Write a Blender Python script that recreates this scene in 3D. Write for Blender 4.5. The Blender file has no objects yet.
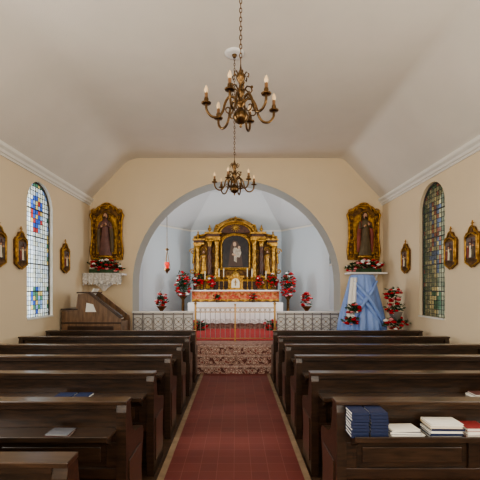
import bpy, bmesh, math, random
from mathutils import Vector, Matrix
random.seed(4)
pi=math.pi
F=380.0; VX=236.0; VY=289.0; CH=1.65
def PX(px,d): return (px-VX)/F*d
def PZ(py,d): return CH+(VY-py)/F*d

# ---------------- materials ----------------
def mat(name,col,rough=.6,metal=0.0,noise=0.0,nscale=8,bump=0.0,bscale=40,col2=None,spec=None,coat=0,stretch=None,emit=None,emits=0):
    m=bpy.data.materials.new(name); m.use_nodes=True
    nt=m.node_tree; b=nt.nodes['Principled BSDF']
    b.inputs['Base Color'].default_value=(*col,1); b.inputs['Roughness'].default_value=rough; b.inputs['Metallic'].default_value=metal
    if coat: b.inputs['Coat Weight'].default_value=coat; b.inputs['Coat Roughness'].default_value=.2
    if spec is not None: b.inputs['Specular IOR Level'].default_value=spec
    tc=nt.nodes.new('ShaderNodeTexCoord'); src=tc.outputs['Object']
    if stretch:
        mp=nt.nodes.new('ShaderNodeMapping'); mp.inputs['Scale'].default_value=stretch
        nt.links.new(src,mp.inputs[0]); src=mp.outputs[0]
    if noise or col2:
        n=nt.nodes.new('ShaderNodeTexNoise'); n.inputs['Scale'].default_value=nscale; n.inputs['Detail'].default_value=5
        nt.links.new(src,n.inputs['Vector'])
        r=nt.nodes.new('ShaderNodeValToRGB')
        c2=col2 if col2 else tuple(c*(1-noise) for c in col)
        r.color_ramp.elements[0].position=.35; r.color_ramp.elements[1].position=.65
        r.color_ramp.elements[0].color=(*c2,1); r.color_ramp.elements[1].color=(*col,1)
        nt.links.new(n.outputs['Fac'],r.inputs[0]); nt.links.new(r.outputs[0],b.inputs['Base Color'])
    if bump:
        n2=nt.nodes.new('ShaderNodeTexNoise'); n2.inputs['Scale'].default_value=bscale; n2.inputs['Detail'].default_value=4
        nt.links.new(src,n2.inputs['Vector'])
        bp=nt.nodes.new('ShaderNodeBump'); bp.inputs['Strength'].default_value=bump; bp.inputs['Distance'].default_value=.02
        nt.links.new(n2.outputs['Fac'],bp.inputs['Height']); nt.links.new(bp.outputs[0],b.inputs['Normal'])
    if emit:
        b.inputs['Emission Color'].default_value=(*emit,1); b.inputs['Emission Strength'].default_value=emits
    return m
def glass(name,col):
    m=bpy.data.materials.new(name); m.use_nodes=True; nt=m.node_tree; nt.nodes.clear()
    o=nt.nodes.new('ShaderNodeOutputMaterial'); t=nt.nodes.new('ShaderNodeBsdfTransparent')
    g=nt.nodes.new('ShaderNodeBsdfTranslucent')
    tc=nt.nodes.new('ShaderNodeTexCoord'); n=nt.nodes.new('ShaderNodeTexNoise'); n.inputs['Scale'].default_value=9
    nt.links.new(tc.outputs['Object'],n.inputs['Vector'])
    r=nt.nodes.new('ShaderNodeValToRGB'); r.color_ramp.elements[0].position=.3; r.color_ramp.elements[1].position=.7
    r.color_ramp.elements[0].color=(*[c*.65 for c in col],1); r.color_ramp.elements[1].color=(*col,1)
    nt.links.new(n.outputs['Fac'],r.inputs[0]); nt.links.new(r.outputs[0],t.inputs[0]); nt.links.new(r.outputs[0],g.inputs[0])
    x=nt.nodes.new('ShaderNodeMixShader'); x.inputs[0].default_value=.2
    nt.links.new(t.outputs[0],x.inputs[1]); nt.links.new(g.outputs[0],x.inputs[2]); nt.links.new(x.outputs[0],o.inputs[0])
    return m
M_wall=mat('wall_plaster',(.83,.695,.50),.9,bump=.05,bscale=60,noise=.03,nscale=1.5)
M_ceil=mat('ceiling_plaster',(.80,.75,.675),.95,bump=.15,bscale=90,noise=.03,nscale=2)
M_trim=mat('white_trim',(.86,.84,.78),.7)
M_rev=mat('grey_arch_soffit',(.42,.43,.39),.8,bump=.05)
M_chan=mat('chancel_plaster',(.67,.74,.80),.9,bump=.04)
M_chanceil=mat('chancel_vault',(.76,.79,.81),.9,bump=.04)
M_wood=mat('dark_varnished_oak',(.050,.026,.014),.36,col2=(.020,.011,.006),nscale=6,stretch=(1,8,8),coat=.3,bump=.03,bscale=20)
M_wood2=mat('oak_top_rail',(.068,.037,.021),.28,col2=(.032,.018,.010),nscale=6,stretch=(1,8,8),coat=.6)
M_woodfl=mat('pew_floor_boards',(.11,.06,.035),.5,col2=(.06,.035,.02),nscale=5,stretch=(1,9,1))
M_organ=mat('organ_walnut',(.24,.14,.08),.4,col2=(.14,.08,.045),nscale=5,stretch=(6,1,1),coat=.3)
M_organd=mat('organ_dark_walnut',(.07,.035,.02),.35,col2=(.04,.02,.012),nscale=5,coat=.3)
M_brass=mat('aged_brass',(.20,.12,.055),.30,metal=.95,noise=.5,nscale=14)
M_brassl=mat('polished_brass',(.50,.32,.13),.3,metal=.95,noise=.2,nscale=14)
M_gold=mat('gilded_wood',(.66,.40,.10),.34,metal=.8,col2=(.26,.13,.03),nscale=14,bump=.6,bscale=35)
M_golddark=mat('dark_gilding',(.26,.14,.045),.45,metal=.6,col2=(.08,.04,.018),nscale=12,bump=.5,bscale=30)
M_altwood=mat('altar_brown_marbling',(.13,.05,.028),.4,col2=(.05,.022,.015),nscale=9)
M_iron=mat('wrought_iron_grey',(.30,.28,.27),.45,metal=.4)
M_white=mat('white_linen',(.86,.85,.83),.85,bump=.2,bscale=30)
M_lace=mat('lace_linen',(.80,.79,.76),.85,col2=(.45,.43,.41),nscale=28)
M_redcloth=mat('red_brocade',(.50,.05,.03),.75,col2=(.62,.28,.12),nscale=16)
M_redcarpet=mat('red_carpet',(.42,.035,.03),.95,noise=.3,nscale=20)
M_rose=mat('red_rose',(.60,.010,.02),.6,noise=.35,nscale=30)
M_pink=mat('pink_rose',(.78,.30,.32),.6)
M_wflow=mat('white_blossom',(.88,.87,.83),.6)
M_leaf=mat('green_leaf',(.03,.085,.028),.5,noise=.5,nscale=10)
M_blue=mat('blue_satin',(.26,.40,.80),.42,noise=.12,nscale=3)
M_skin=mat('painted_skin',(.60,.36,.24),.6)
M_hair=mat('brown_hair',(.07,.035,.02),.7)
M_robe1=mat('mauve_robe',(.22,.11,.10),.6,noise=.4,nscale=8)
M_robe2=mat('dull_red_robe',(.30,.07,.05),.6,noise=.4,nscale=8)
M_cloak1=mat('olive_cloak',(.15,.11,.06),.6,noise=.4,nscale=8)
M_paintbg=mat('dark_oil_paint',(.04,.03,.028),.4,col2=(.012,.01,.013),nscale=4)
M_stpaint=mat('station_painting',(.22,.16,.13),.5,col2=(.06,.05,.07),nscale=14)
M_cream=mat('cream_candle',(.80,.72,.55),.5)
M_sleeve=mat('brown_candle_sleeve',(.20,.10,.04),.4)
M_bulb=mat('amber_bulb',(.88,.66,.40),.15)
M_redglass=mat('red_glass',(.6,.02,.02),.15,emit=(1,.05,.02),emits=.6)
M_bookblue=mat('navy_bookcloth',(.018,.030,.085),.5)
M_bookred=mat('red_bookcloth',(.28,.03,.03),.5)
M_bookgr=mat('grey_bookcloth',(.16,.17,.2),.5)
M_booktan=mat('tan_bookcloth',(.5,.38,.2),.5)
M_bookbr=mat('brown_bookcloth',(.10,.035,.025),.5)
M_paper=mat('paper',(.85,.83,.76),.8)
M_lead=mat('window_lead',(.05,.05,.055),.6)
M_winfr=mat('window_frame_iron',(.06,.055,.05),.6)
M_key=mat('ivory_keys',(.8,.78,.7),.4)
M_stone=mat('limestone_border',(.36,.26,.17),.6,noise=.25,nscale=10)
M_step=mat('step_carpet_edge',(.62,.50,.42),.7,col2=(.32,.16,.12),nscale=26)
def tilemat():
    m=mat('red_quarry_tile',(.2,.06,.04),.5); nt=m.node_tree; b=nt.nodes['Principled BSDF']
    tc=nt.nodes.new('ShaderNodeTexCoord')
    br=nt.nodes.new('ShaderNodeTexBrick'); br.offset=0; br.squash=1
    br.inputs['Scale'].default_value=1; br.inputs['Brick Width'].default_value=.155; br.inputs['Row Height'].default_value=.155
    br.inputs['Mortar Size'].default_value=.003; br.inputs['Bias'].default_value=0
    br.inputs['Color1'].default_value=(.215,.054,.045,1); br.inputs['Color2'].default_value=(.180,.045,.039,1); br.inputs['Mortar'].default_value=(.27,.10,.085,1)
    nt.links.new(tc.outputs['Object'],br.inputs['Vector']); nt.links.new(br.outputs['Color'],b.inputs['Base Color'])
    bp=nt.nodes.new('ShaderNodeBump'); bp.inputs['Strength'].default_value=.3; bp.inputs['Distance'].default_value=.005; bp.invert=True
    nt.links.new(br.outputs['Fac'],bp.inputs['Height']); nt.links.new(bp.outputs[0],b.inputs['Normal'])
    return m
M_tile=tilemat()
def rugmat():
    m=mat('patterned_step_carpet',(.4,.2,.15),.85); nt=m.node_tree; b=nt.nodes['Principled BSDF']
    tc=nt.nodes.new('ShaderNodeTexCoord'); v=nt.nodes.new('ShaderNodeTexVoronoi'); v.inputs['Scale'].default_value=15
    nt.links.new(tc.outputs['Object'],v.inputs['Vector'])
    r=nt.nodes.new('ShaderNodeValToRGB'); r.color_ramp.interpolation='CONSTANT'
    e=r.color_ramp.elements; e[0].color=(.66,.56,.48,1); e[0].position=0; e[1].color=(.30,.10,.08,1); e[1].position=.30
    x=e.new(.46); x.color=(.55,.42,.35,1); x=e.new(.62); x.color=(.16,.06,.05,1)
    nt.links.new(v.outputs['Distance'],r.inputs[0]); nt.links.new(r.outputs[0],b.inputs['Base Color'])
    return m
M_marble=mat('red_breccia_marble',(.42,.24,.19),.4,col2=(.17,.07,.055),nscale=16)
M_rug=rugmat()

# ---------------- builder ----------------
class MB:
    def __init__(s,name,M=None):
        s.name=name; s.V=[]; s.Fc=[]; s.mats=[]; s.M=M or Matrix.Identity(4)
    def mi(s,m):
        if m not in s.mats: s.mats.append(m)
        return s.mats.index(m)
    def add(s,vs,fs,m,smooth=False):
        o=len(s.V); s.V+= [s.M@Vector(v) for v in vs]; k=s.mi(m)
        for f in fs: s.Fc.append((tuple(i+o for i in f),k,smooth))
    def box(s,x0,x1,y0,y1,z0,z1,m,R=None):
        vs=[(x,y,z) for x in (x0,x1) for y in (y0,y1) for z in (z0,z1)]
        if R:
            c=Vector(((x0+x1)/2,(y0+y1)/2,(z0+z1)/2)); vs=[c+R@(Vector(v)-c) for v in vs]
        s.add(vs,[(0,1,3,2),(4,6,7,5),(0,4,5,1),(2,3,7,6),(0,2,6,4),(1,5,7,3)],m)
    def prism(s,poly,ax,a,b,m,smooth=False):
        n=len(poly)
        def P(p,t):
            return (t,p[0],p[1]) if ax=='x' else ((p[0],t,p[1]) if ax=='y' else (p[0],p[1],t))
        vs=[P(p,a) for p in poly]+[P(p,b) for p in poly]
        s.add(vs,[tuple(range(n)),tuple(range(2*n-1,n-1,-1))],m)
        s.add(vs,[(i,(i+1)%n,(i+1)%n+n,i+n) for i in range(n)],m,smooth)
    def lathe(s,c,prof,m,seg=16,rf=None,sx=1,sy=1,smooth=True):
        vs=[];fs=[]
        for j,(r,z) in enumerate(prof):
            for i in range(seg):
                a=2*pi*i/seg; k=rf(a,j/(len(prof)-1)) if rf else 1
                vs.append((c[0]+r*k*sx*math.cos(a),c[1]+r*k*sy*math.sin(a),c[2]+z))
        for j in range(len(prof)-1):
            for i in range(seg):
                i2=(i+1)%seg; fs.append((j*seg+i,j*seg+i2,(j+1)*seg+i2,(j+1)*seg+i))
        s.add(vs,fs,m,smooth)
        s.add(vs,[tuple(range(seg))[::-1],tuple(range((len(prof)-1)*seg,len(prof)*seg))],m)
    def ball(s,c,r,m,seg=10,rings=6):
        if not hasattr(r,'__len__'): r=(r,r,r)
        prof=[(max(1e-4,math.sin(pi*j/rings)),-math.cos(pi*j/rings)*r[2]) for j in range(rings+1)]
        s.lathe(c,prof,m,seg,sx=r[0],sy=r[1])
    def tube(s,pts,r,m,seg=6,closed=False):
        pts=[Vector(p) for p in pts]; n=len(pts)
        rr=r if hasattr(r,'__len__') else [r]*n
        vs=[];fs=[]; up=None
        for i,p in enumerate(pts):
            if closed: t=(pts[(i+1)%n]-pts[i-1])
            else: t=pts[min(i+1,n-1)]-pts[max(i-1,0)]
            t.normalize()
            if up is None:
                up=Vector((0,0,1)) if abs(t.z)<.8 else Vector((1,0,0))
            up=(up-t*up.dot(t)); 
            if up.length<1e-5: up=t.orthogonal()
            up.normalize(); sd=t.cross(up)
            for k in range(seg):
                a=2*pi*k/seg; vs.append(p+rr[i]*(math.cos(a)*up+math.sin(a)*sd))
        L=n if closed else n-1
        for i in range(L):
            i2=(i+1)%n
            for k in range(seg):
                k2=(k+1)%seg; fs.append((i*seg+k,i*seg+k2,i2*seg+k2,i2*seg+k))
        s.add(vs,fs,m,True)
        if not closed: s.add(vs,[tuple(range(seg)),tuple(range((n-1)*seg,n*seg))],m)
    def done(s,bevel=0,origin=True):
        me=bpy.data.meshes.new(s.name); 
        mn=Vector([min(v[i] for v in s.V) for i in range(3)]); mx=Vector([max(v[i] for v in s.V) for i in range(3)])
        o=Vector(((mn.x+mx.x)/2,(mn.y+mx.y)/2,mn.z)) if origin else Vector((0,0,0))
        me.from_pydata([v-o for v in s.V],[],[f[0] for f in s.Fc])
        for m in s.mats: me.materials.append(m)
        for p,f in zip(me.polygons,s.Fc): p.material_index=f[1]; p.use_smooth=f[2]
        bm=bmesh.new(); bm.from_mesh(me); bmesh.ops.recalc_face_normals(bm,faces=bm.faces); bm.to_mesh(me); bm.free()
        ob=bpy.data.objects.new(s.name,me); ob.location=o; bpy.context.scene.collection.objects.link(ob)
        if bevel:
            b=ob.modifiers.new('bevel','BEVEL'); b.width=bevel; b.segments=2; b.limit_method='ANGLE'; b.angle_limit=.6
        return ob
def arc(cx,cz,r,a0,a1,n,y=None,rz=None):
    rz=rz or r
    P=[(cx+r*math.cos(a0+(a1-a0)*i/n),cz+rz*math.sin(a0+(a1-a0)*i/n)) for i in range(n+1)]
    return [(p[0],y,p[1]) for p in P] if y is not None else P
def spiral(cx,y,cz,r,turn,n=14,a0=0,sgn=1):
    return [(cx+sgn*r*(1-.8*i/n)*math.cos(a0+turn*i/n),y,cz+r*(1-.8*i/n)*math.sin(a0+turn*i/n)) for i in range(n+1)]

# ---------------- room shell ----------------
def sliced_wall(mb,u0,u1,zb,zt,ops,w0,w1,m,rev,ax):
    us={u0,u1}
    for (uc,hw,sill,spr) in ops:
        for i in range(33): us.add(uc-hw*math.cos(pi*i/32))
    us=sorted(us)
    def P(u,w,z): return (w,u,z) if ax=='x' else (u,w,z)
    def q(a,b,c,d,mm): mb.add([a,b,c,d],[(0,1,2,3)],mm)
    for i in range(len(us)-1):
        a,b=us[i],us[i+1]; mid=(a+b)/2; op=None
        for o in ops:
            if abs(mid-o[0])<o[1]: op=o
        if op:
            f=lambda u: op[3]+math.sqrt(max(0,op[1]**2-(u-op[0])**2))
            for w in (w0,w1):
                q(P(a,w,f(a)),P(b,w,f(b)),P(b,w,zt),P(a,w,zt),m)
                if op[2]>zb: q(P(a,w,zb),P(b,w,zb),P(b,w,op[2]),P(a,w,op[2]),m)
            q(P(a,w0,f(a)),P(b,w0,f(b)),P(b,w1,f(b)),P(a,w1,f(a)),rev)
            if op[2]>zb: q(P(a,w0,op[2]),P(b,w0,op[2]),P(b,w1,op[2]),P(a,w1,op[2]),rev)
        else:
            for w in (w0,w1): q(P(a,w,zb),P(b,w,zb),P(b,w,zt),P(a,w,zt),m)
    for o in ops:
        for u in (o[0]-o[1],o[0]+o[1]):
            q(P(u,w0,o[2]),P(u,w1,o[2]),P(u,w1,o[3]),P(u,w0,o[3]),rev)
W=3.47; CZ=3.75; TZ=4.75; D=9.0; Y0=-3.0
win=[(6.75,.44,1.13,3.10),(3.3,.44,1.13,3.10),(-.2,.44,1.13,3.10)]
for nm,sg in (('wall_left',-1),('wall_right',1)):
    mb=MB(nm); sliced_wall(mb,Y0,D,-.1,CZ,win,sg*W,sg*(W+.35),M_wall,M_trim if sg<0 else M_wall,'x')
    mb.done(origin=False)
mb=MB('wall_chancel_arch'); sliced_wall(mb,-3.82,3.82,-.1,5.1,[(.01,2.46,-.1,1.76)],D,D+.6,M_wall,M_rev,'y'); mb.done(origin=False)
mb=MB('wall_rear'); mb.box(-3.82,3.82,Y0-.2,Y0,-.1,5.1,M_wall); mb.done()
mb=MB('floor'); mb.box(-3.47,3.47,Y0,D,-.1,0,M_woodfl); mb.done()
mb=MB('floor_tiled_aisle'); mb.box(-.62,.59,Y0,7.35,0,.012,M_tile); 
mb.box(-.68,-.62,Y0,7.35,0,.016,M_stone); mb.box(.59,.645,Y0,7.35,0,.016,M_stone); mb.done()
prof=[(-W,CZ)]
def fold(p0,p1,p2,t):
    p0,p1,p2=map(Vector,(p0,p1,p2)); a=p1+(p0-p1).normalized()*t; b=p1+(p2-p1).normalized()*t
    return [tuple((1-k)**2*a+2*k*(1-k)*p1+k*k*b) for k in [i/8 for i in range(9)]]
prof+=fold((-W,CZ),(-2.52,TZ),(0,TZ),.25)+fold((0,TZ),(2.54,TZ),(W,CZ),.12)+[(W,CZ)]
mb=MB('ceiling'); n=len(prof)
vs=[(p[0],Y0,p[1]) for p in prof]+[(p[0],D,p[1]) for p in prof]
mb.add(vs,[(i,i+1,i+1+n,i+n) for i in range(n-1)],M_ceil,True)
mb.add([(-3.82,Y0,CZ),(-3.82,D,CZ),(-3.82,D,5.1),(-3.82,Y0,5.1),(3.82,Y0,CZ),(3.82,D,CZ),(3.82,D,5.1),(3.82,Y0,5.1),(-W,Y0,CZ),(-W,D,CZ),(W,Y0,CZ),(W,D,CZ)],
  [(0,1,2,3),(4,5,6,7),(3,2,6,7),(0,8,9,1),(4,10,11,5)],M_ceil)
mb.done(origin=False)
for nm,sg in (('trim_cornice_left',-1),('trim_cornice_right',1)):
    mb=MB(nm); pr=[(0,-.13),(.02,-.13),(.03,-.10),(.05,-.09),(.06,-.05),(.095,-.02),(.10,.0),(.10,.035),(.03,.035)]
    mb.prism([(sg*(W-p[0]),CZ+p[1]) for p in pr],'y',Y0,D,M_trim); mb.done()
# chancel
FZ=.45; YB=13.4; CW=2.85
pin=[(-CW,9.6),(-CW,11.6),(-1.6,YB),(1.6,YB),(CW,11.6),(CW,9.6)]
pout=[(CW+.2,9.6),(CW+.2,11.7),(1.7,YB+.2),(-1.7,YB+.2),(-CW-.2,11.7),(-CW-.2,9.6)]
CWZ=3.72
mb=MB('wall_chancel_apse'); mb.prism(pin+pout,'z',0,CWZ,M_chan); mb.done()
rin=[(-1.3,9.6),(-1.3,11.0),(-.8,12.1),(.8,12.1),(1.3,11.0),(1.3,9.6)]
mb=MB('ceiling_chancel'); n=6
vs=[(p[0],p[1],CWZ) for p in pin]+[(p[0],p[1],4.75) for p in rin]
mb.add(vs,[(i,i+1,i+1+n,i+n) for i in range(5)]+[tuple(range(6,12))],M_chanceil); 
mb.done()
mb=MB('trim_chancel_picture_rail')
for i in range(5):
    a,b=Vector(pin[i]),Vector(pin[i+1]); d=(b-a).normalized(); nrm=Vector((d.y,-d.x)); 
    mb.prism([tuple(a),tuple(b),tuple(b+nrm*.035),tuple(a+nrm*.035)],'z',CWZ-.05,CWZ,M_trim)
mb.done()
mb=MB('floor_chancel'); mb.prism([(-2.4,8.25),(-2.4,9.6),(-CW,9.6),(-CW,11.6),(-1.6,YB),(1.6,YB),(CW,11.6),(CW,9.6),(2.4,9.6),(2.4,8.25)],'z',0,FZ,M_marble); mb.done()
mb=MB('chancel_steps')
mb.box(-2.0,2.0,7.35,8.25,0,.15,M_rug); mb.box(-2.0,2.0,7.65,8.25,.15,.30,M_rug)
mb.box(-2.0,2.0,7.95,8.25,.30,.448,M_rug)
for y,z in ((7.35,.15),(7.65,.30),(7.95,.448)): mb.box(-2.0,2.0,y-.02,y+.03,z-.02,z+.004,M_step)
mb.done()
mb=MB('red_carpet_runner'); mb.box(-1.45,1.45,8.85,11.35,FZ,FZ+.015,M_redcarpet); mb.done()

# ---------------- windows ----------------
Gw=[glass('g_white%d'%i,c) for i,c in enumerate([(.80,.85,.87),(.66,.74,.80),(.78,.79,.66)])]
Gb=glass('g_blue',(.07,.14,.52)); Gr=glass('g_red',(.50,.08,.07)); Gy=glass('g_yellow',(.76,.56,.20)); Gg=glass('g_green',(.12,.28,.18)); Glb=glass('g_ltblue',(.30,.44,.72))
Do=[glass('g_shaded%d'%i,c) for i,c in enumerate([(.15,.14,.09),(.10,.105,.07),(.19,.175,.11)])]  # right-window tints lowered, painting the shade of trees outside into the glass
Dr=glass('g_shaded_red',(.17,.08,.055)); Dg=glass('g_shaded_green',(.06,.09,.055)); Db=glass('g_shaded_blue',(.09,.10,.13)); Dy=glass('g_shaded_yel',(.29,.24,.13))
def window(nm,M,shaded,hw,sill,spr,y=.07,cs=.08):
    mb=MB(nm,M); rnd=random.Random(7)
    nx=int(round(2*hw/cs)); cx=2*hw/nx; nz=int((spr+hw-sill)/cx)+1
    for i in range(nx):
        for j in range(nz):
            u=-hw+(i+.5)*cx; z=sill+(j+.5)*cx
            if z>spr and (u*u+(z-spr)**2)>(hw+.05)**2: continue
            border=(i==0 or i==nx-1 or (z>spr and u*u+(z-spr)**2>(hw-.085)**2))
            m1=math.hypot(u/.20,(z-(spr-.10))/.36)<1; m2=math.hypot(u/.22,(z-(sill+.34))/.22)<1
            if shaded:  # right side: panes with tree shade put into their tint
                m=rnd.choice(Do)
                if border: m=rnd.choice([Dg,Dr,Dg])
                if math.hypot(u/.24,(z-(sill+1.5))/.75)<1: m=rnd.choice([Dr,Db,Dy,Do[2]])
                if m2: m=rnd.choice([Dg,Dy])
            else:
                m=rnd.choice(Gw)
                if border: m=rnd.choice([Glb,Gg,Gy,Gw[1],Gw[0]])
                if m1: m=rnd.choice([Gb,Gb,Glb,Gr,Gy])
                if m2: m=rnd.choice([Gb,Glb,Gg,Gy])
            mb.add([(u-cx/2,y,z-cx/2),(u+cx/2,y,z-cx/2),(u+cx/2,y,z+cx/2),(u-cx/2,y,z+cx/2)],[(0,1,2,3)],m)
    for i in range(1,nx):
        u=-hw+i*cx; t=spr+math.sqrt(max(0,hw*hw-u*u)); w=.006 if i==nx//2 else .004
        mb.box(u-w,u+w,y-.003,y+.003,sill,t,M_lead)
    for j in range(1,nz):
        z=sill+j*cx; h=hw if z<spr else math.sqrt(max(0,hw*hw-(z-spr)**2)); w=.009 if j%6==0 else .004
        if h>.03: mb.box(-h,h,y-.003-(w>.005)*.01,y+.003,z-w,z+w,M_lead)
    pts=[(-hw+.012,y,sill+.02),(-hw+.012,y,spr)]+[(p[0],y,p[1]) for p in arc(0,spr,hw-.012,pi,0,20)][1:]+[(hw-.012,y,sill+.02)]
    mb.tube(pts,.018,M_winfr,6,closed=True)
    mb.box(-hw,hw,-.02,y+.05,sill,sill+.025,M_trim)
    return mb.done()
RL=Matrix.Rotation(pi/2,4,'Z'); RR=Matrix.Rotation(-pi/2,4,'Z')
k=1
for (uc,hw,si,sp) in win:
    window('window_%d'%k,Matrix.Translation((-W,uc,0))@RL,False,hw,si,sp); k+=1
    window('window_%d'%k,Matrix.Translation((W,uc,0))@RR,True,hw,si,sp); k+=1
mb=MB('window_%d'%k,Matrix.Translation((CW,11.28,0))@RR)
P=[(-.24,2.35),(.24,2.35)]+arc(0,2.85,.24,0,pi,12)
mb.prism(P,'y',-.03,-.003,M_trim)
P=[(-.19,2.40),(.19,2.40)]+arc(0,2.85,.19,0,pi,12)
mb.prism(P,'y',-.036,-.03,mat('chancel_window_glass',(.30,.35,.36),.2))
for z in (2.55,2.7,2.85): mb.box(-.19,.19,-.042,-.036,z-.005,z+.005,M_lead)
mb.box(-.006,.006,-.042,-.036,2.4,3.03,M_lead); mb.done()

# ---------------- pews ----------------
def pew(nm,sg,x0,d,L=2.62):
    mb=MB(nm,Matrix.Translation((x0,d,0))@Matrix.Diagonal((sg,1,1,1)))
    prof=[(0.0,0),(-.01,.30),(-.012,.84),(0,.89),(.03,.905),(.075,.90),(.10,.87),(.115,.78),(.15,.68),(.22,.635),(.36,.62),(.43,.60),(.455,.56),(.45,.50),(.42,.42),(.40,.30),(.42,.10),(.44,0)]
    for a,b in ((0,.065),(L-.065,L)): mb.prism(prof,'x',a,b,M_wood)
    mb.box(-.008,0,.05,.36,.12,.50,M_wood2)
    mb.box(-.01,L+.0,-.03,.085,.893,.918,M_wood2)
    mb.box(.065,L-.065,-.012,.05,.86,.893,M_wood)
    mb.box(.065,L-.065,.02,.04,.40,.87,M_wood)
    mb.box(.065,L-.065,.0,.02,.64,.712,M_wood); mb.box(.065,L-.065,.0,.02,.40,.47,M_wood)
    x=.065
    while x<L-.1:
        mb.box(x,x+.07,.001,.02,.47,.64,M_wood); x+=(L-.13-.07)/3
    for i in range(3):
        a=.065+.07+i*(L-.13-.07)/3; b=a+(L-.13-.07)/3-.07
        mb.box(a+.04,b-.04,.008,.02,.505,.605,M_wood2)
    mb.box(.065,L-.065,-.185,.02,.712,.732,M_wood2); mb.box(.065,L-.065,-.19,-.175,.712,.748,M_wood)
    for x in (.10,L/2,L-.13): mb.prism([(0,.62),(0,.712),(-.16,.712)],'x',x,x+.03,M_wood)
    mb.box(.065,L-.065,.04,.44,.41,.445,M_wood2)
    mb.box(.065,L-.065,.10,.13,.06,.41,M_wood)
    mb.box(.10,L-.10,-.31,-.16,.15,.18,M_wood); mb.box(.12,L-.12,-.305,-.165,.18,.205,M_redcarpet)
    for x in (.12,L/2,L-.16): mb.box(x,x+.04,-.30,0.0,.0,.15,M_wood)
    return mb.done(bevel=.004)
rows=[1.63]+[2.50+.837*k for k in range(6)]
LX,RX=-.72,.66
lp=[pew('church_pew',-1,LX,d) for d in rows]
rp=[pew('church_pew',1,RX,d) for d in rows[1:]]

# ---------------- books ----------------
def book(mb,x,y,z,w,dp,h,m,rot=0):
    R=Matrix.Rotation(rot,3,'Z'); 
    def b(x0,x1,y0,y1,z0,z1,mm):
        c=Vector((x,y,0)); vs=[c+R@(Vector((a,bb,cc))) for a in (x0,x1) for bb in (y0,y1) for cc in (z0,z1)]
        mb.add(vs,[(0,1,3,2),(4,6,7,5),(0,4,5,1),(2,3,7,6),(0,2,6,4),(1,5,7,3)],mm)
    b(-w/2,w/2,-dp/2,dp/2,z,z+.002,m); b(-w/2,w/2,-dp/2,dp/2,z+h-.002,z+h,m)
    b(-w/2,w/2,dp/2-.003,dp/2,z,z+h,m) if m is not M_bookblue else b(-w/2,w/2,-dp/2,-dp/2+.003,z+.0015,z+h-.0015,m)
    b(-w/2+.004,w/2-.004,-dp/2+.004,dp/2-.004,z+.002,z+h-.002,M_paper)
def stack(nm,items):
    mb=MB(nm)
    for it in items: book(mb,*it)
    return mb.done()
SZ=.7325; d1=rows[1]; ys=d1-.094
it=[]
for s0 in (.765,.882):
    z=SZ
    for i in range(8): it.append((s0+random.uniform(-.003,.003),ys+random.uniform(-.002,.002),z,.108,.140,.0180,M_bookblue,random.uniform(-.03,.03))); z+=.0198
stack('hymn_book_stack',it)
stack('open_booklet_pile',[(1.06,ys,SZ,.21,.145,.018,M_paper,.03),(1.05,ys,SZ+.0185,.19,.13,.016,M_bookgr,-.06),(1.05,ys,SZ+.035,.18,.12,.010,M_paper,.06)])
it=[];z=SZ
for i,m in enumerate([M_bookgr,M_bookblue,M_paper,M_bookblue,M_booktan,M_paper]): it.append((1.30+random.uniform(-.008,.008),ys,z,.20,.140,.014,m,random.uniform(-.05,.05))); z+=.0142
stack('prayer_book_stack',it)
it=[];z=SZ
for i,m in enumerate([M_bookred,M_paper,M_bookred]): it.append((1.49,ys,z,.13,.14,.02,m,random.uniform(-.04,.04))); z+=.0202
stack('missal_stack',it)
stack('hymnal_pair',[(-1.11,ys,SZ,.15,.13,.010,M_bookbr,.05),(-1.11,ys,SZ+.0105,.14,.12,.008,M_bookgr,-.03)])
ys=rows[2]-.094
stack('hymnal_pair',[(-1.45,ys,SZ,.15,.14,.018,M_bookblue,.05),(-1.30,ys,SZ,.13,.14,.018,M_bookblue,0)])
stack('hymnal_pair',[(2.1,ys,SZ,.2,.14,.018,M_paper,.06),(2.1,ys,SZ+.0185,.18,.13,.014,M_bookbr,-.05)])
ys=rows[3]-.094
stack('hymnal_pair',[(-1.35,ys,SZ,.2,.14,.025,M_bookbr,.05)])

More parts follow.
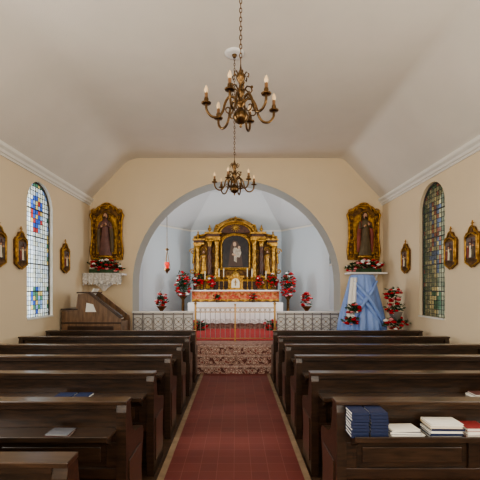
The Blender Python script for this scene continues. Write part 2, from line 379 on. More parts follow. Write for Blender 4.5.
# ---------------- chandeliers ----------------
def chandelier(x,y,ct):
    mb=MB('brass_chandelier'); z0=2.88
    mb.lathe((x,y,z0),[(.002,0),(.012,.008),(.006,.02),(.018,.03),(.048,.05),(.062,.085),(.048,.12),(.018,.14),(.016,.16),(.034,.175),(.038,.19),(.020,.205),(.014,.23),(.026,.25),(.032,.275),(.018,.30),(.012,.33),(.020,.35),(.034,.375),(.036,.395),(.020,.42),(.010,.44),(.005,.47),(.003,.50)],M_brass,16)
    for i in range(6):
        a=2*pi*i/6+.22; ca,sa=math.cos(a),math.sin(a)
        def Q(r,z): return (x+r*ca,y+r*sa,z0+z)
        ctrl=[(.02,.185),(.05,.225),(.09,.225),(.12,.18),(.14,.11),(.175,.065),(.225,.065),(.26,.105),(.265,.155)]
        pts=[]
        for j in range(len(ctrl)-1):
            p0=ctrl[max(0,j-1)];p1=ctrl[j];p2=ctrl[j+1];p3=ctrl[min(len(ctrl)-1,j+2)]
            for k in range(4):
                t=k/4; pts.append(Q(*[.5*(2*p1[q]+(p2[q]-p0[q])*t+(2*p0[q]-5*p1[q]+4*p2[q]-p3[q])*t*t+(3*p1[q]-p0[q]-3*p2[q]+p3[q])*t**3) for q in (0,1)]))
        pts.append(Q(*ctrl[-1])); mb.tube(pts,.0095,M_brass,7)
        mb.tube([Q(.095+.035*(1-.07*k)*math.cos(pi+k*.6),.13+.035*(1-.07*k)*math.sin(pi+k*.6)) for k in range(10)],.005,M_brass,5)
        c=Q(.265,.155)
        mb.lathe(c,[(.006,-.005),(.034,.0),(.038,.008),(.014,.012),(.018,.03),(.016,.045),(.012,.046)],M_brass,12)
        mb.lathe((c[0],c[1],c[2]+.046),[(.012,0),(.012,.035)],M_sleeve,10)
        mb.lathe((c[0],c[1],c[2]+.081),[(.009,0),(.017,.015),(.015,.032),(.006,.052),(.001,.060)],M_bulb,10)
        a2=a+pi/6; c2,s2=math.cos(a2),math.sin(a2)
        pp=[(.015,.27),(.05,.31),(.08,.30),(.09,.27),(.075,.25),(.065,.27)]
        mb.tube([(x+r*c2,y+r*s2,z0+z) for r,z in pp],.006,M_brass,5)
        pp=[(.015,.38),(.045,.42),(.065,.40),(.06,.375),(.05,.385)]
        mb.tube([(x+r*c2,y+r*s2,z0+z) for r,z in pp],.005,M_brass,5)
        mb.ball((x+.088*c2,y+.088*s2,z0+.298),.011,M_brass,6,4)
    z=z0+.50; top=ct-.06; nl=int((top-z)/.034); st=(top-z)/nl
    for i in range(nl):
        axx=(1,0) if i%2 else (0,1); cz=z+(i+.5)*st
        mb.tube([(x+axx[0]*.009*math.cos(t),y+axx[1]*.009*math.cos(t),cz+.021*math.sin(t)) for t in [2*pi*k/10 for k in range(10)]],.0035,M_brass,5,closed=True)
    mb.lathe((x,y,ct-.062),[(.004,0),(.02,.008),(.03,.03),(.032,.05)],M_brass,16)
    mb.lathe((x,y,ct-.02),[(.09,0),(.125,.008),(.13,.02)],M_white,28)
    mb.done()
chandelier(.036,2.9,TZ); chandelier(-.02,5.0,TZ)

# ---------------- flowers ----------------
def flowers(mb,c,rad,n,seed,reds=.7,rs=.034):
    rnd=random.Random(seed)
    for i in range(n):
        while True:
            p=Vector([rnd.uniform(-1,1) for _ in range(3)])
            if p.length<1: break
        p=p.normalized()*(.55+.45*p.length)
        q=Vector((c[0]+p.x*rad[0],c[1]+p.y*rad[1],c[2]+p.z*rad[2]))
        m=M_rose if rnd.random()<reds else (M_wflow if rnd.random()<.5 else M_pink)
        r=rs*rnd.uniform(.7,1.2)
        mb.ball(q,(r*.6,r*.6,r*.55),m,6,4)
        for k in range(5):
            a=2*pi*k/5+rnd.random(); mb.ball(q+Vector((math.cos(a)*r*.55,math.sin(a)*r*.55,-.1*r)),(r*.5,r*.5,r*.42),m,5,3)
    for i in range(n*6):
        p=Vector([rnd.gauss(0,1) for _ in range(3)]).normalized()*rnd.uniform(.2,1.05)
        q=Vector((c[0]+p.x*rad[0],c[1]+p.y*rad[1],c[2]+p.z*rad[2]))
        dr=Vector([rnd.gauss(0,1) for _ in range(3)]); dr.z=abs(dr.z)*.5; dr.normalize(); sd=dr.orthogonal().normalized(); l=rnd.uniform(.05,.10)
        mb.add([q,q+dr*l*.5+sd*l*.24,q+dr*l,q+dr*l*.5-sd*l*.24],[(0,1,2,3)],M_leaf)

# ---------------- saint shrines ----------------
def figure(mb,x,y,z,h,robe,cloak,halo=True,child=False,skin=None):
    s=h/1.75; skin=skin or M_skin
    def rf(a,t): return 1+.07*(1-t)*math.cos(9*a)
    mb.lathe((x,y,z),[(.26*s,0),(.25*s,.25*s),(.21*s,.6*s),(.17*s,.95*s),(.16*s,1.1*s),(.20*s,1.3*s),(.19*s,1.4*s),(.10*s,1.48*s),(.06*s,1.52*s),(.055*s,1.56*s)],robe,28,rf,1,.72)
    for sg in (-1,1):
        mb.tube([(x+sg*.14*s,y-.03*s,z+1.42*s),(x+sg*.22*s,y-.04*s,z+1.25*s),(x+sg*.27*s,y-.05*s,z+.9*s),(x+sg*.27*s,y-.03*s,z+.5*s),(x+sg*.28*s,y,z+.15*s)],[.05*s,.075*s,.085*s,.08*s,.06*s],cloak,8)
        mb.tube([(x+sg*.20*s,y-.04*s,z+1.36*s),(x+sg*.25*s,y-.10*s,z+1.12*s),(x+sg*.12*s,y-.20*s,z+1.15*s+(.08*s if sg>0 else 0))],[.06*s,.055*s,.035*s],robe,8)
        hx,hy,hz=x+sg*.09*s,y-.21*s,z+1.18*s+(.08*s if sg>0 else 0)
        mb.ball((hx,hy,hz),(.035*s,.025*s,.045*s),skin,8,6)
        for k in range(4): mb.tube([(hx-sg*.01*s+(k-1.5)*.014*s,hy-.01*s,hz+.02*s),(hx-sg*.03*s+(k-1.5)*.014*s,hy-.02*s,hz+.07*s)],.009*s,skin,5)
        mb.tube([(hx+sg*.02*s,hy,hz),(hx+sg*.035*s,hy-.02*s,hz+.04*s)],.010*s,skin,5)
    mb.ball((x,y-.01*s,z+1.65*s),(.085*s,.095*s,.12*s),skin,14,10)
    mb.ball((x,y+.025*s,z+1.69*s),(.105*s,.095*s,.115*s),M_hair,14,8)
    for sg in (-1,1):
        mb.tube([(x+sg*.07*s,y,z+1.74*s),(x+sg*.095*s,y,z+1.62*s),(x+sg*.09*s,y-.02*s,z+1.46*s)],[.03*s,.035*s,.025*s],M_hair,6)
        mb.ball((x+sg*.03*s,y-.095*s,z+1.665*s),.011*s,M_hair,6,4)
    mb.ball((x,y-.105*s,z+1.64*s),(.012*s,.02*s,.025*s),skin,6,4)
    mb.ball((x,y-.08*s,z+1.575*s),(.05*s,.04*s,.045*s),M_hair if not child else skin,8,5)
    mb.ball((x,y-.145*s,z+1.22*s),(.03*s,.02*s,.035*s),M_gold,8,5)
    if halo: mb.tube([(x+.17*s*math.cos(t),y+.06*s,z+1.68*s+.17*s*math.sin(t)) for t in [2*pi*k/24 for k in range(24)]],.012*s,M_gold,5,closed=True)
def shrine(nm,x,robe,cloak):
    mb=MB(nm); y=D; zb,zt=2.34,3.52; hw=.37
    out=[(-hw,zb),(hw,zb),(hw+.02,zb+.2),(hw-.02,zb+.5),(hw-.01,zt-.25),(hw+.03,zt-.12),(hw-.03,zt-.02)]+[(.26*math.cos(t),zt-.02+.14*math.sin(t)) for t in [pi*k/10 for k in range(11)]]+[(-hw+.03,zt-.02),(-hw-.03,zt-.12),(-hw+.01,zt-.25),(-hw+.02,zb+.5),(-hw-.02,zb+.2)]
    mb.prism([(x+p[0],p[1]) for p in out],'y',y-.05,y-.002,M_golddark)
    mb.tube([(x+p[0]*.97,y-.055,(p[1]-2.9)*.975+2.9) for p in out],.026,M_gold,7,closed=True)
    inn=[(-.25,zb+.12),(.25,zb+.12),(.25,zt-.30)]+[(.25*math.cos(t),zt-.30+.2*math.sin(t)) for t in [pi*k/10 for k in range(11)]]+[(-.25,zt-.30)]
    mb.prism([(x+p[0],p[1]) for p in inn],'y',y-.065,y-.05,M_gold)
    mb.tube([(x+p[0],y-.07,p[1]) for p in inn],.016,M_gold,6,closed=True)
    for sg in (-1,1):
        for zz,r,a in ((zt-.05,.075,0),(zt-.2,.05,1),(zb+.08,.07,2),(zb+.75,.045,0),(zb+.42,.045,1)):
            mb.tube(spiral(x+sg*(hw-.075),y-.07,zz,r,7,a0=a,sgn=sg),.013,M_gold,5)
        for j in range(7): mb.ball((x+sg*(hw-.065),y-.06,zb+.16+j*.14),(.028,.02,.035),M_gold,7,4)
    mb.tube(arc(x,zt-.02,.17,0,pi,12,y=y-.07),.018,M_gold,6)
    for a in range(5):
        t=pi*(a+.5)/5; mb.tube([(x,y-.07,zt+.02),(x+.13*math.cos(t),y-.07,zt+.02+.11*math.sin(t))],[.02,.008],M_gold,5)
    mb.lathe((x,y-.12,zb+.02),[(.12,0),(.17,.03),(.17,.06),(.15,.07)],M_gold,20,sy=.7)
    figure(mb,x,y-.14,zb+.09,.98,robe,cloak)
    mb.done()
SX1,SX2=PX(107.5,D),PX(363,D)
shrine('sacred_heart_shrine',SX1,M_robe1,M_cloak1); shrine('virgin_mary_shrine',SX2,M_cloak1,M_robe2)
mb=MB('carved_white_corbel')
def rf(a,t): return 1+.10*math.cos(8*a)
mb.lathe((SX1,D-.24,1.60),[(.01,0),(.03,.02),(.05,.06),(.10,.12),(.16,.20),(.22,.28),(.26,.33),(.30,.37)],M_white,40,rf,1.35,.72)
mb.box(SX1-.40,SX1+.46,D-.46,D-.001,1.97,2.01,M_white)
rnd=random.Random(3)
# lace altar cloth over the ledge with scalloped hanging edge
vs=[];fs=[];N=72
x0,x1=SX1-.405,SX1+.475
for i in range(N+1):
    u=i/N; x=x0+(x1-x0)*u; dz=.20+.05*abs(math.sin(u*pi*7))
    yy=D-.47-.012*math.sin(u*44)
    vs+=[(x,D-.47,2.012),(x,yy,1.93),(x,yy-.004,2.01-dz)]
for i in range(N):
    for j in (0,1): fs.append((3*i+j,3*i+3+j,3*i+4+j,3*i+1+j))
mb.add(vs,fs,M_lace,True)
for i in range(15):
    x=x0+(x1-x0)*(i+.5)/15; mb.ball((x,D-.48,1.76+rnd.uniform(-.02,.02)),.020,M_white,6,4)
mb.done()
mb=MB('rose_arrangement'); flowers(mb,(SX1+.015,D-.30,2.20),(.335,.13,.14),46,1,.70,.050)
flowers(mb,(SX1+.33,D-.30,2.13),(.11,.10,.09),10,41,.6,.045); mb.box(SX1-.3,SX1+.35,D-.37,D-.23,2.016,2.10,M_leaf); mb.done()
mb=MB('flower_shelf'); mb.box(SX2-.44,SX2+.40,D-.46,D-.001,1.99,2.03,M_white); mb.prism([(D-.001,1.7),(D-.001,1.99),(D-.3,1.99)],'x',SX2-.25,SX2-.2,M_white); mb.prism([(D-.001,1.7),(D-.001,1.99),(D-.3,1.99)],'x',SX2+.2,SX2+.25,M_white); mb.done()
mb=MB('rose_arrangement'); flowers(mb,(SX2+.02,D-.30,2.20),(.335,.13,.14),46,2,.68,.050)
flowers(mb,(SX2-.36,D-.30,2.14),(.12,.10,.10),12,42,.6,.045); mb.box(SX2-.35,SX2+.3,D-.37,D-.23,2.035,2.12,M_leaf); mb.done()

# blue draped pedestal
by=7.86; bx=PX(362,by)
mb=MB('blue_draped_pedestal')
def drf(a,t): 
    k=(1-t)**.7; return 1+.11*k*math.cos(11*a+1.2*math.sin(3*a))+.05*k*math.cos(23*a+2*t)
mb.lathe((bx,by,0),[(.45,0.0),(.46,.35),(.47,.75),(.45,.95),(.42,1.15),(.38,1.32),(.34,1.50),(.30,1.68),(.27,1.82),(.25,1.90),(.22,1.94),(.05,1.955)],M_blue,140,drf,1,.78)
for sgn,zz in ((1,0),(1,.16),(-1,.05)):
    mb.tube([(bx-.25*sgn,by-.16,1.86-zz),(bx-.12*sgn,by-.27,1.66-zz),(bx+.05*sgn,by-.32,1.45-zz),(bx+.22*sgn,by-.31,1.18-zz),(bx+.34*sgn,by-.26,.95-zz)],[.02,.035,.045,.04,.02],M_blue,8)
def panel(x0,x1,z0,z1,yy,m):
    vs=[];fs=[];N=16
    for j in range(9):
        t=j/8
        for i in range(N+1):
            u=i/N; x=x0+(x1-x0)*u*(1-.3*t)+.14*t; vs.append((x,yy+.015*math.sin(u*14)+.13*t,z0+(z1-z0)*t))
    for j in range(8):
        for i in range(N): fs.append((j*(N+1)+i,j*(N+1)+i+1,(j+1)*(N+1)+i+1,(j+1)*(N+1)+i))
    mb.add(vs,fs,m,True)
panel(bx-.44,bx-.24,1.0,1.88,by-.34,M_white)
for c,r,n,s in (((bx-.30,by-.38,1.26),(.13,.07,.12),14,5),((bx-.34,by-.37,1.02),(.15,.08,.10),14,6)): flowers(mb,c,r,n,s,.6,.042)
mb.done()
mb=MB('flower_stand')
fx,fy=3.15,7.5
mb.lathe((fx,fy,0),[(.15,0),(.15,.03),(.02,.06),(.015,1.0),(.05,1.02),(.12,1.15),(.13,1.2)],M_iron,16)
for c,r,n,s in (((fx-.06,fy,1.54),(.16,.14,.15),18,3),((fx-.01,fy,1.26),(.20,.14,.12),16,4),((fx,fy-.02,.98),(.24,.14,.13),22,9)): flowers(mb,c,r,n,s,.7,.045)
mb.done()

# organ
mb=MB('organ_console')
for y0,y1 in ((7.45,7.50),(8.05,8.10)):
    P=[(-3.42,0),(-3.42,1.22),(-3.14,1.24),(-3.10,1.55),(-2.88,1.57),(-2.27,1.09),(-2.25,1.02),(-2.25,0)]
    mb.prism(P,'y',y0,y1,M_organ)
P2=[(-3.40,0),(-3.40,1.20),(-3.10,1.22),(-3.08,1.50),(-2.94,1.52),(-2.80,1.28),(-2.78,1.05),(-2.28,1.0),(-2.28,0)]
mb.prism(P2,'y',7.50,8.05,M_organ)
mb.box(-2.74,-2.36,7.55,8.0,1.03,1.05,M_key)
for i in range(14): mb.box(-2.62,-2.46,7.57+i*.031,7.582+i*.031,1.05,1.062,M_lead)
mb.prism([(-2.98,1.46),(-2.955,1.46),(-2.83,1.66),(-2.855,1.66)],'y',7.6,7.9,M_paper)
mb.prism([(-2.95,1.20),(-2.93,1.38),(-2.80,1.35),(-2.74,1.20)],'y',7.442,7.449,M_paper)
mb.box(-3.43,-3.10,7.43,8.12,1.24,1.265,M_organd); mb.box(-3.12,-2.86,7.43,8.12,1.565,1.59,M_organd)
mb.prism([(-2.89,1.56),(-2.27,1.07),(-2.24,1.09),(-2.24,1.12),(-2.87,1.60)],'y',7.43,7.52,M_organd)
mb.prism([(-3.30,.3),(-2.4,.3),(-2.4,.92),(-3.30,.92)],'y',7.44,7.45,M_organd)
mb.box(-3.42,-2.25,7.435,7.45,.97,1.0,M_organd)
mb.done(bevel=.004)

# ---------------- stations of the cross ----------------
def station(M):
    mb=MB('station_of_the_cross',M)
    zc=2.28
    out=[(-.15,zc-.24),(-.08,zc-.27),(0,zc-.31),(.08,zc-.27),(.15,zc-.24),(.16,zc+.14),(.12,zc+.19),(.08,zc+.20),(.04,zc+.27),(.0,zc+.29),(-.04,zc+.27),(-.08,zc+.20),(-.12,zc+.19),(-.16,zc+.14)]
    mb.prism(out,'y',-.05,-.002,M_golddark)
    mb.tube([(p[0],-.05,p[1]) for p in out],.014,M_gold,6,closed=True)
    mb.box(-.115,.115,-.058,-.05,zc-.18,zc+.12,M_stpaint)
    for x in (-.13,.13):
        mb.lathe((x,-.06,zc-.2),[(.02,0),(.014,.02),(.013,.32),(.022,.35)],M_gold,8)
    mb.tube([(-.12,-.06,zc+.13),(-.06,-.06,zc+.17),(0,-.06,zc+.185),(.06,-.06,zc+.17),(.12,-.06,zc+.13)],.014,M_gold,6)
    for i,(dx,h,m) in enumerate(((-.06,.17,M_robe2),(0,.21,M_cream),(.06,.18,M_cloak1))):
        mb.lathe((dx,-.066,zc-.17),[(.03,0),(.022,h*.5),(.024,h*.8),(.008,h*.85)],m,8,sy=.5); mb.ball((dx,-.068,zc-.17+h*.93),.016,M_skin,7,5)
    mb.box(-.05,.09,-.07,-.06,zc+.04,zc+.055,M_altwood); mb.box(.02,.035,-.07,-.06,zc-.05,zc+.10,M_altwood)
    mb.box(-.007,.007,-.045,-.03,zc+.28,zc+.37,M_gold); mb.box(-.03,.03,-.045,-.03,zc+.325,zc+.338,M_gold)
    mb.done()
for y in (7.65,6.07,5.5,2.2): station(Matrix.Translation((-W,y,0))@RL)
for y in (7.7,6.08,5.52,2.2): station(Matrix.Translation((W,y,0))@RR)

# ---------------- altar ----------------
ax=PX(235.5,12)
M=Matrix.Translation((ax,0,0))
def cloth(mb,z0,z1,y,x0,x1,m,n=60,amp=.012,scallop=0):
    vs=[];fs=[]
    for i in range(n+1):
        x=x0+(x1-x0)*i/n; yy=y+amp*math.sin(i*1.3)
        sc=scallop*abs(math.sin(i*.52)); vs+=[(x,yy,z0+sc),(x,y,z1)]
    for i in range(n): fs.append((2*i,2*i+2,2*i+3,2*i+1))
    mb.add(vs,fs,m,True)
mb=MB('high_altar',M)
mb.box(-1.36,1.36,11.5,12.0,FZ,1.17,M_marble); mb.box(-1.42,1.42,11.42,12.0,1.17,1.24,M_white)
cloth(mb,.72,1.235,11.40,-1.43,1.43,M_white); cloth(mb,.60,.76,11.395,-1.43,1.43,M_lace,scallop=.03)
mb.done()
mb=MB('altar_gradine',M)
mb.box(-1.38,1.38,12.06,12.40,FZ,1.58,M_golddark); cloth(mb,1.26,1.58,12.04,-1.38,1.38,M_redcloth,scallop=.05,amp=.008); cloth(mb,1.24,1.33,12.035,-1.38,1.38,M_gold,scallop=.05,amp=.006)
mb.box(-1.42,1.42,12.02,12.40,1.58,1.62,M_white)
for x in range(-6,7): mb.tube([(x*.21-.08,12.03,1.55),(x*.21,12.02,1.46),(x*.21+.08,12.03,1.55)],.012,M_gold,5)
mb.done()
mb=MB('altar_retable',M)
YR=12.58
mb.box(-1.40,1.40,YR,YR+.45,FZ,1.95,M_altwood); mb.box(-1.44,1.44,YR-.06,YR+.45,1.90,1.97,M_gold)
for x in (-1.2,-.85,.85,1.2):
    mb.box(x-.13,x+.13,YR-.02,YR,1.66,1.87,M_gold); mb.tube(spiral(x,YR-.03,1.76,.08,8),.015,M_gold,5)
body=[(-1.38,1.95),(1.38,1.95),(1.42,2.5),(1.36,3.1),(1.38,3.4),(1.0,3.48),(.72,3.55),(.66,3.75),(.45,3.86),(.2,3.98),(0,4.02),(-.2,3.98),(-.45,3.86),(-.66,3.75),(-.72,3.55),(-1.0,3.48),(-1.38,3.4),(-1.36,3.1),(-1.42,2.5)]
mb.prism(body,'y',YR+.18,YR+.30,M_golddark)
mb.tube([(p[0],YR+.18,p[1]) for p in body[2:]],.04,M_gold,7)
def column(x,y,z0,z1,r):
    mb.box(x-r*1.6,x+r*1.6,y-r*1.6,y+r*1.6,z0,z0+.10,M_gold)
    def tw(a,t): return 1+.13*math.cos(3*a+t*22)
    h=z1-z0
    mb.lathe((x,y,z0+.10),[(r*1.35,0),(r*1.4,.03),(r*1.05,.05)],M_gold,14)
    N=30; mb.lathe((x,y,z0+.15),[(r*(1-.15*j/N),(h-.37)*j/N) for j in range(N+1)],M_altwood if r>.075 else M_gold,14,tw)
    mb.lathe((x,y,z1-.22),[(r*.9,0),(r*1.1,.02),(r*1.0,.05),(r*1.5,.15),(r*1.7,.17)],M_gold,14,lambda a,t:1+.12*math.cos(8*a))
    mb.box(x-r*1.7,x+r*1.7,y-r*1.7,y+r*1.7,z1-.05,z1,M_gold)
for sg in (-1,1):
    for x,y,r,zt in ((.62,YR-.0,.075,3.30),(.86,YR+.06,.08,3.28),(1.26,YR+.10,.07,3.12)):
        column(sg*x,y,1.97,zt,r)
    mb.box(sg*.74-.24,sg*.74+.24,YR-.13,YR+.3,3.30,3.37,M_gold); mb.box(sg*.74-.21,sg*.74+.21,YR-.10,YR+.3,3.37,3.46,M_altwood); mb.box(sg*.74-.27,sg*.74+.27,YR-.16,YR+.3,3.46,3.52,M_gold)
    mb.box(sg*1.22-.18,sg*1.22+.18,YR-.03,YR+.3,3.12,3.18,M_gold); mb.box(sg*1.22-.16,sg*1.22+.16,YR,YR+.3,3.18,3.26,M_altwood); mb.box(sg*1.22-.2,sg*1.22+.2,YR-.05,YR+.3,3.26,3.31,M_gold)
    mb.box(sg*1.06-.10,sg*1.06+.10,YR+.0,YR+.18,2.15,2.20,M_gold)
    figure(mb,sg*1.06,YR+.09,2.20,.72,M_gold,M_golddark)
    mb.tube(arc(sg*1.06,2.95,.10,0,pi,10,y=YR+.15),.018,M_gold,5)
    mb.lathe((sg*1.25,YR+.1,3.31),[(.04,0),(.05,.02),(.02,.04),(.06,.10),(.05,.16),(.02,.18),(.03,.22),(.005,.28)],M_gold,12)
    mb.lathe((sg*.86,YR+.05,3.52),[(.04,0),(.05,.02),(.02,.04),(.065,.10),(.05,.16),(.02,.18),(.03,.21),(.005,.27)],M_gold,12)
    mb.tube(spiral(sg*.60,YR+.08,3.66,.13,8,a0=1,sgn=sg),.03,M_gold,6)
    mb.tube(spiral(sg*1.43,YR+.14,2.9,.11,8,a0=0,sgn=sg),.022,M_gold,6)
    mb.tube(spiral(sg*1.45,YR+.14,2.25,.10,8,a0=2,sgn=sg),.022,M_gold,6)
    for z in (2.4,2.55,2.7,2.85): mb.ball((sg*.5,YR+.12,z),(.035,.04,.05),M_gold,8,5)
    for z in (2.1,2.5,2.9): mb.tube(spiral(sg*.74,YR+.15,z,.06,7,sgn=sg),.014,M_gold,5)
for r,y,t in ((.62,YR,.045),(.52,YR+.03,.03)):
    mb.tube([(r*math.cos(a),y,3.50+.62*r*math.sin(a)) for a in [pi*k/20 for k in range(21)]],t,M_gold,8)
mb.prism([(.5*math.cos(a),3.52+.27*math.sin(a)) for a in [pi*k/14 for k in range(15)]],'y',YR+.05,YR+.2,M_altwood)
for k in range(12):
    a=2*pi*k/12; mb.tube([(0,YR,3.68),(.16*math.cos(a),YR,3.68+.14*math.sin(a))],[.02,.008],M_gold,5)
mb.ball((0,YR-.01,3.68),(.06,.04,.06),M_gold,10,6)
mb.lathe((0,YR+.05,3.88),[(.09,0),(.10,.03),(.03,.06),(.07,.12),(.02,.17),(.005,.2)],M_gold,14)
fr=[(-.46,2.34),(.46,2.34),(.46,3.15)]+[(.46*math.cos(t),3.15+.30*math.sin(t)) for t in [pi*k/16 for k in range(17)]]+[(-.46,3.15)]
mb.prism([(p[0]*.93,p[1]) for p in fr],'y',YR+.05,YR+.18,M_paintbg)
mb.tube([(p[0],YR+.04,p[1]) for p in fr],.035,M_gold,8,closed=True)
mb.tube([(p[0]*1.1,YR+.08,(p[1]-2.9)*1.08+2.9) for p in fr],.025,M_gold,8,closed=True)
yp=YR+.05
def flat(P,m,off):
    mb.prism(P,'y',yp-off,yp-.0005,m)
M_p1=mat('paint_white_gown',(.60,.53,.42),.6,col2=(.30,.24,.18),nscale=9); M_p2=mat('paint_brown_mantle',(.09,.055,.04),.6); M_p3=mat('paint_face',(.55,.36,.24),.6)
flat([(-.24,2.4),(.24,2.4),(.20,2.75),(.15,3.05),(.05,3.24),(-.08,3.26),(-.15,3.1),(-.20,2.8)],M_p2,.004)
flat([(-.05,2.58),(.04,2.53),(.05,2.70),(.11,2.93),(.04,3.02),(-.04,3.03),(-.09,2.95),(-.05,2.75)],M_p1,.008)
flat([(.02,2.72),(.14,2.70),(.19,2.86),(.16,2.99),(.06,2.98)],M_p1,.012)
flat(arc(-.03,3.14,.055,0,2*pi,14,rz=.075),M_p3,.012); flat(arc(.12,3.03,.042,0,2*pi,14,rz=.052),M_p3,.016)
flat([(-.12,2.78),(.02,2.74),(.03,2.79),(-.10,2.84)],M_p3,.014)
mb.done()
mb=MB('tabernacle',M)
mb.box(-.24,.24,12.12,12.36,1.62,2.02,M_gold); mb.box(-.28,.28,12.08,12.38,2.02,2.07,M_gold); mb.box(-.28,.28,12.08,12.38,1.62,1.66,M_gold)
mb.prism([(-.13,1.69),(.13,1.69),(.13,1.86)]+arc(0,1.86,.13,0,pi,10)[1:],'y',12.105,12.12,M_cream)
mb.box(-.012,.012,12.09,12.105,1.74,1.96,M_gold); mb.box(-.06,.06,12.09,12.105,1.86,1.88,M_gold)
for sg in (-1,1): mb.lathe((sg*.20,12.11,1.66),[(.03,0),(.02,.03),(.02,.3),(.03,.35)],M_gold,10)
mb.lathe((0,12.24,2.07),[(.14,0),(.13,.06),(.09,.13),(.03,.17),(.02,.22)],M_gold,20)
mb.done()
def candlestick(x,y,z,h):
    mb=MB('altar_candlestick'); mb.lathe((x,y,z),[(.055,0),(.055,.015),(.02,.04),(.028,.08),(.012,.11),(.012,h-.08),(.024,h-.05),(.04,h-.01),(.04,h)],M_gold,12)
    mb.lathe((x,y,z+h),[(.016,0),(.016,.26),(.004,.27),(.002,.29)],M_cream,8); mb.done()
for x in (-.38,-.53,.38,.53,-.98,.98): candlestick(ax+x,12.24,1.62,.34+.08*(abs(x)<.6))
def vase(nm,x,y,z,rad,n,seed,reds=.8,h=.18,rs=.045):
    mb=MB(nm); mb.lathe((x,y,z),[(.05,0),(.06,.01),(.04,.04),(.07,h*.7),(.06,h)],M_brass,12)
    flowers(mb,(x,y,z+h+rad[2]*.8),rad,n,seed,reds,rs); mb.done()
for sg,sd in ((-1,11),(1,12)):
    vase('altar_rose_bouquet',ax+sg*.76,12.2,1.62,(.13,.11,.19),28,sd,.85,h=.12,rs=.05)
    vase('altar_rose_bouquet',ax+sg*1.21,12.2,1.62,(.17,.12,.22),34,sd+3,.85,h=.14,rs=.05)
    vase('altar_rose_bouquet',ax+sg*.55,11.72,1.24,(.10,.08,.10),12,sd+6,h=.08)
def pedestal(x,y,seed,top,rad,n):
    mb=MB('flower_pedestal'); mb.lathe((x,y,FZ),[(.16,0),(.16,.04),(.05,.09),(.04,top-.12),(.09,top-.05),(.14,top)],M_golddark,14)
    flowers(mb,(x,y,FZ+top+rad[2]*.85),rad,n,seed,.8,.052); mb.done()
pedestal(-1.66,11.9,21,.98,(.24,.17,.42),66); pedestal(1.63,11.9,22,.98,(.24,.17,.42),66)
pedestal(-1.95,9.95,23,.75,(.15,.13,.20),22); pedestal(1.85,9.95,24,.75,(.15,.13,.20),22)
for x,sd in ((-1.1,31),(1.08,32)):
    mb=MB('floor_rose_arrangement'); flowers(mb,(x,10.9,FZ+.18),(.3,.12,.13),30,sd,.85,.048); mb.box(x-.2,x+.2,10.84,10.96,FZ+.015,FZ+.07,M_leaf); mb.done()

# sanctuary lamp
mb=MB('hanging_sanctuary_lamp'); lx,ly=PX(167,10.4),10.4
lz=PZ(268,10.4)
mb.lathe((lx,ly,lz-.16),[(.005,0),(.015,.02),(.03,.05),(.07,.09),(.09,.13),(.08,.15)],M_brass,14)
mb.lathe((lx,ly,lz-.01),[(.05,0),(.06,.06),(.065,.13),(.06,.17)],M_redglass,14)
ct=CWZ+(CW-abs(lx))*(4.75-CWZ)/(CW-1.3)
for k in range(3):
    a=2*pi*k/3; mb.tube([(lx+.085*math.cos(a),ly+.085*math.sin(a),lz),(lx,ly,lz+.5)],.008,M_brass,5)
mb.lathe((lx,ly,lz+.48),[(.03,0),(.06,.02),(.01,.07)],M_brass,12)
mb.tube([(lx,ly,lz+.5),(lx,ly,ct-.005)],.007,M_brass,5); mb.done()
# ---------------- communion rail ----------------
yr=8.72; 
def rail(x0,x1):
    mb=MB('communion_rail')
    zt=1.14; mb.box(x0,x1,yr-.06,yr+.06,zt-.04,zt,M_white); mb.box(x0,x1,yr-.012,yr+.012,zt-.08,zt-.06,M_iron); mb.box(x0,x1,yr-.02,yr+.02,FZ+.05,FZ+.08,M_iron)
    n=int(round((x1-x0)/.22)); st=(x1-x0)/n
    for i in range(n+1):
        x=x0+i*st; x=min(max(x,x0+.015),x1-.015); mb.box(x-.010,x+.010,yr-.010,yr+.010,FZ,zt-.03,M_iron)
    for i in range(n):
        cx=x0+(i+.5)*st
        for cz in (.68,.90):
            mb.tube([(cx+.095*math.cos(t),yr,cz+.1*math.sin(t)) for t in [2*pi*k/20 for k in range(20)]],.006,M_iron,5,closed=True)
            for s1 in (-1,1):
                mb.tube([(cx-.09,yr,cz-s1*.09),(cx,yr,cz),(cx+.09,yr,cz+s1*.09)],.004,M_iron,5)
            mb.ball((cx,yr,cz),.016,M_brassl,6,4)
    mb.box(x0+.02,x1-.02,yr+.03,yr+.036,FZ+.09,zt-.04,M_white)
    mb.done()
rail(-2.37,-.97); rail(.93,2.37)
mb=MB('brass_altar_gate')
for x in (-.93,.89):
    mb.box(x-.022,x+.022,yr-.022,yr+.022,FZ,1.30,M_brassl); mb.ball((x,yr,1.32),.035,M_brassl,10,6)
x=-.02
mb.box(x-.015,x+.015,yr-.018,yr+.018,FZ,1.27,M_brassl); mb.ball((x,yr,1.29),.024,M_brassl,10,6)
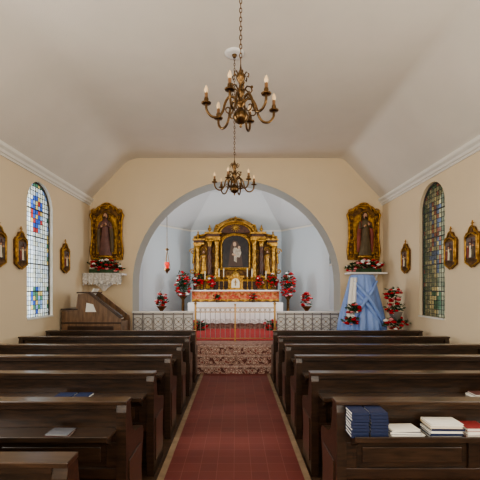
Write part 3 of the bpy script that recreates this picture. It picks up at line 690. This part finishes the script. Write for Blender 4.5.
for z in (.52,1.22,1.12): mb.box(-.93,.89,yr-.008,yr+.008,z-.008,z+.008,M_brassl)
nb=16
for i in range(1,nb):
    x=-.93+1.82*i/nb; mb.box(x-.006,x+.006,yr-.006,yr+.006,.52,1.22,M_iron)
for i in range(nb):
    x=-.93+1.82*(i+.5)/nb; mb.tube([(x+.045*math.cos(t),yr,1.17+.045*math.sin(t)) for t in [2*pi*k/12 for k in range(12)]],.005,M_brassl,4,closed=True)
mb.done()

# ---------------- lights ----------------
def area(nm,loc,rot,sx,sy,p,col):
    l=bpy.data.lights.new(nm,'AREA'); l.shape='RECTANGLE'; l.size=sx; l.size_y=sy; l.energy=p; l.color=col
    o=bpy.data.objects.new(nm,l); o.location=loc; o.rotation_euler=rot; bpy.context.scene.collection.objects.link(o); return o
area('daylight_rear',(0,Y0+.15,2.6),(pi/2,0,0),4.5,2.6,150,(1,.96,.88))
for y in (3.3,-.2):
    area('daylight_left',(-W+.05,y,2.3),(0,-pi/2,0),2.2,.8,72,(1,.97,.91))
    area('daylight_right',(W-.05,y,2.3),(0,pi/2,0),2.2,.8,50,(1,.96,.88))
area('chancel_daylight_left',(-CW+.06,10.25,2.4),(0,-pi/2,0),1.8,.8,58,(.92,.97,1))
area('chancel_daylight_right',(CW-.06,10.25,2.4),(0,pi/2,0),1.8,.8,58,(.92,.97,1))
w=bpy.data.worlds.new('sky'); bpy.context.scene.world=w; w.use_nodes=True
w.node_tree.nodes['Background'].inputs[0].default_value=(.90,.95,1,1); w.node_tree.nodes['Background'].inputs[1].default_value=2.6
bpy.context.scene.view_settings.look='AgX - Medium High Contrast'

# ---------------- camera ----------------
cd=bpy.data.cameras.new('camera'); cam=bpy.data.objects.new('camera',cd); bpy.context.scene.collection.objects.link(cam)
cam.location=(0,0,CH); cam.rotation_euler=(pi/2,0,0); cd.sensor_width=36; cd.lens=F/480*36
cd.shift_x=(240-VX)/480; cd.shift_y=(VY-240)/480; cd.clip_start=.05
bpy.context.scene.camera=cam
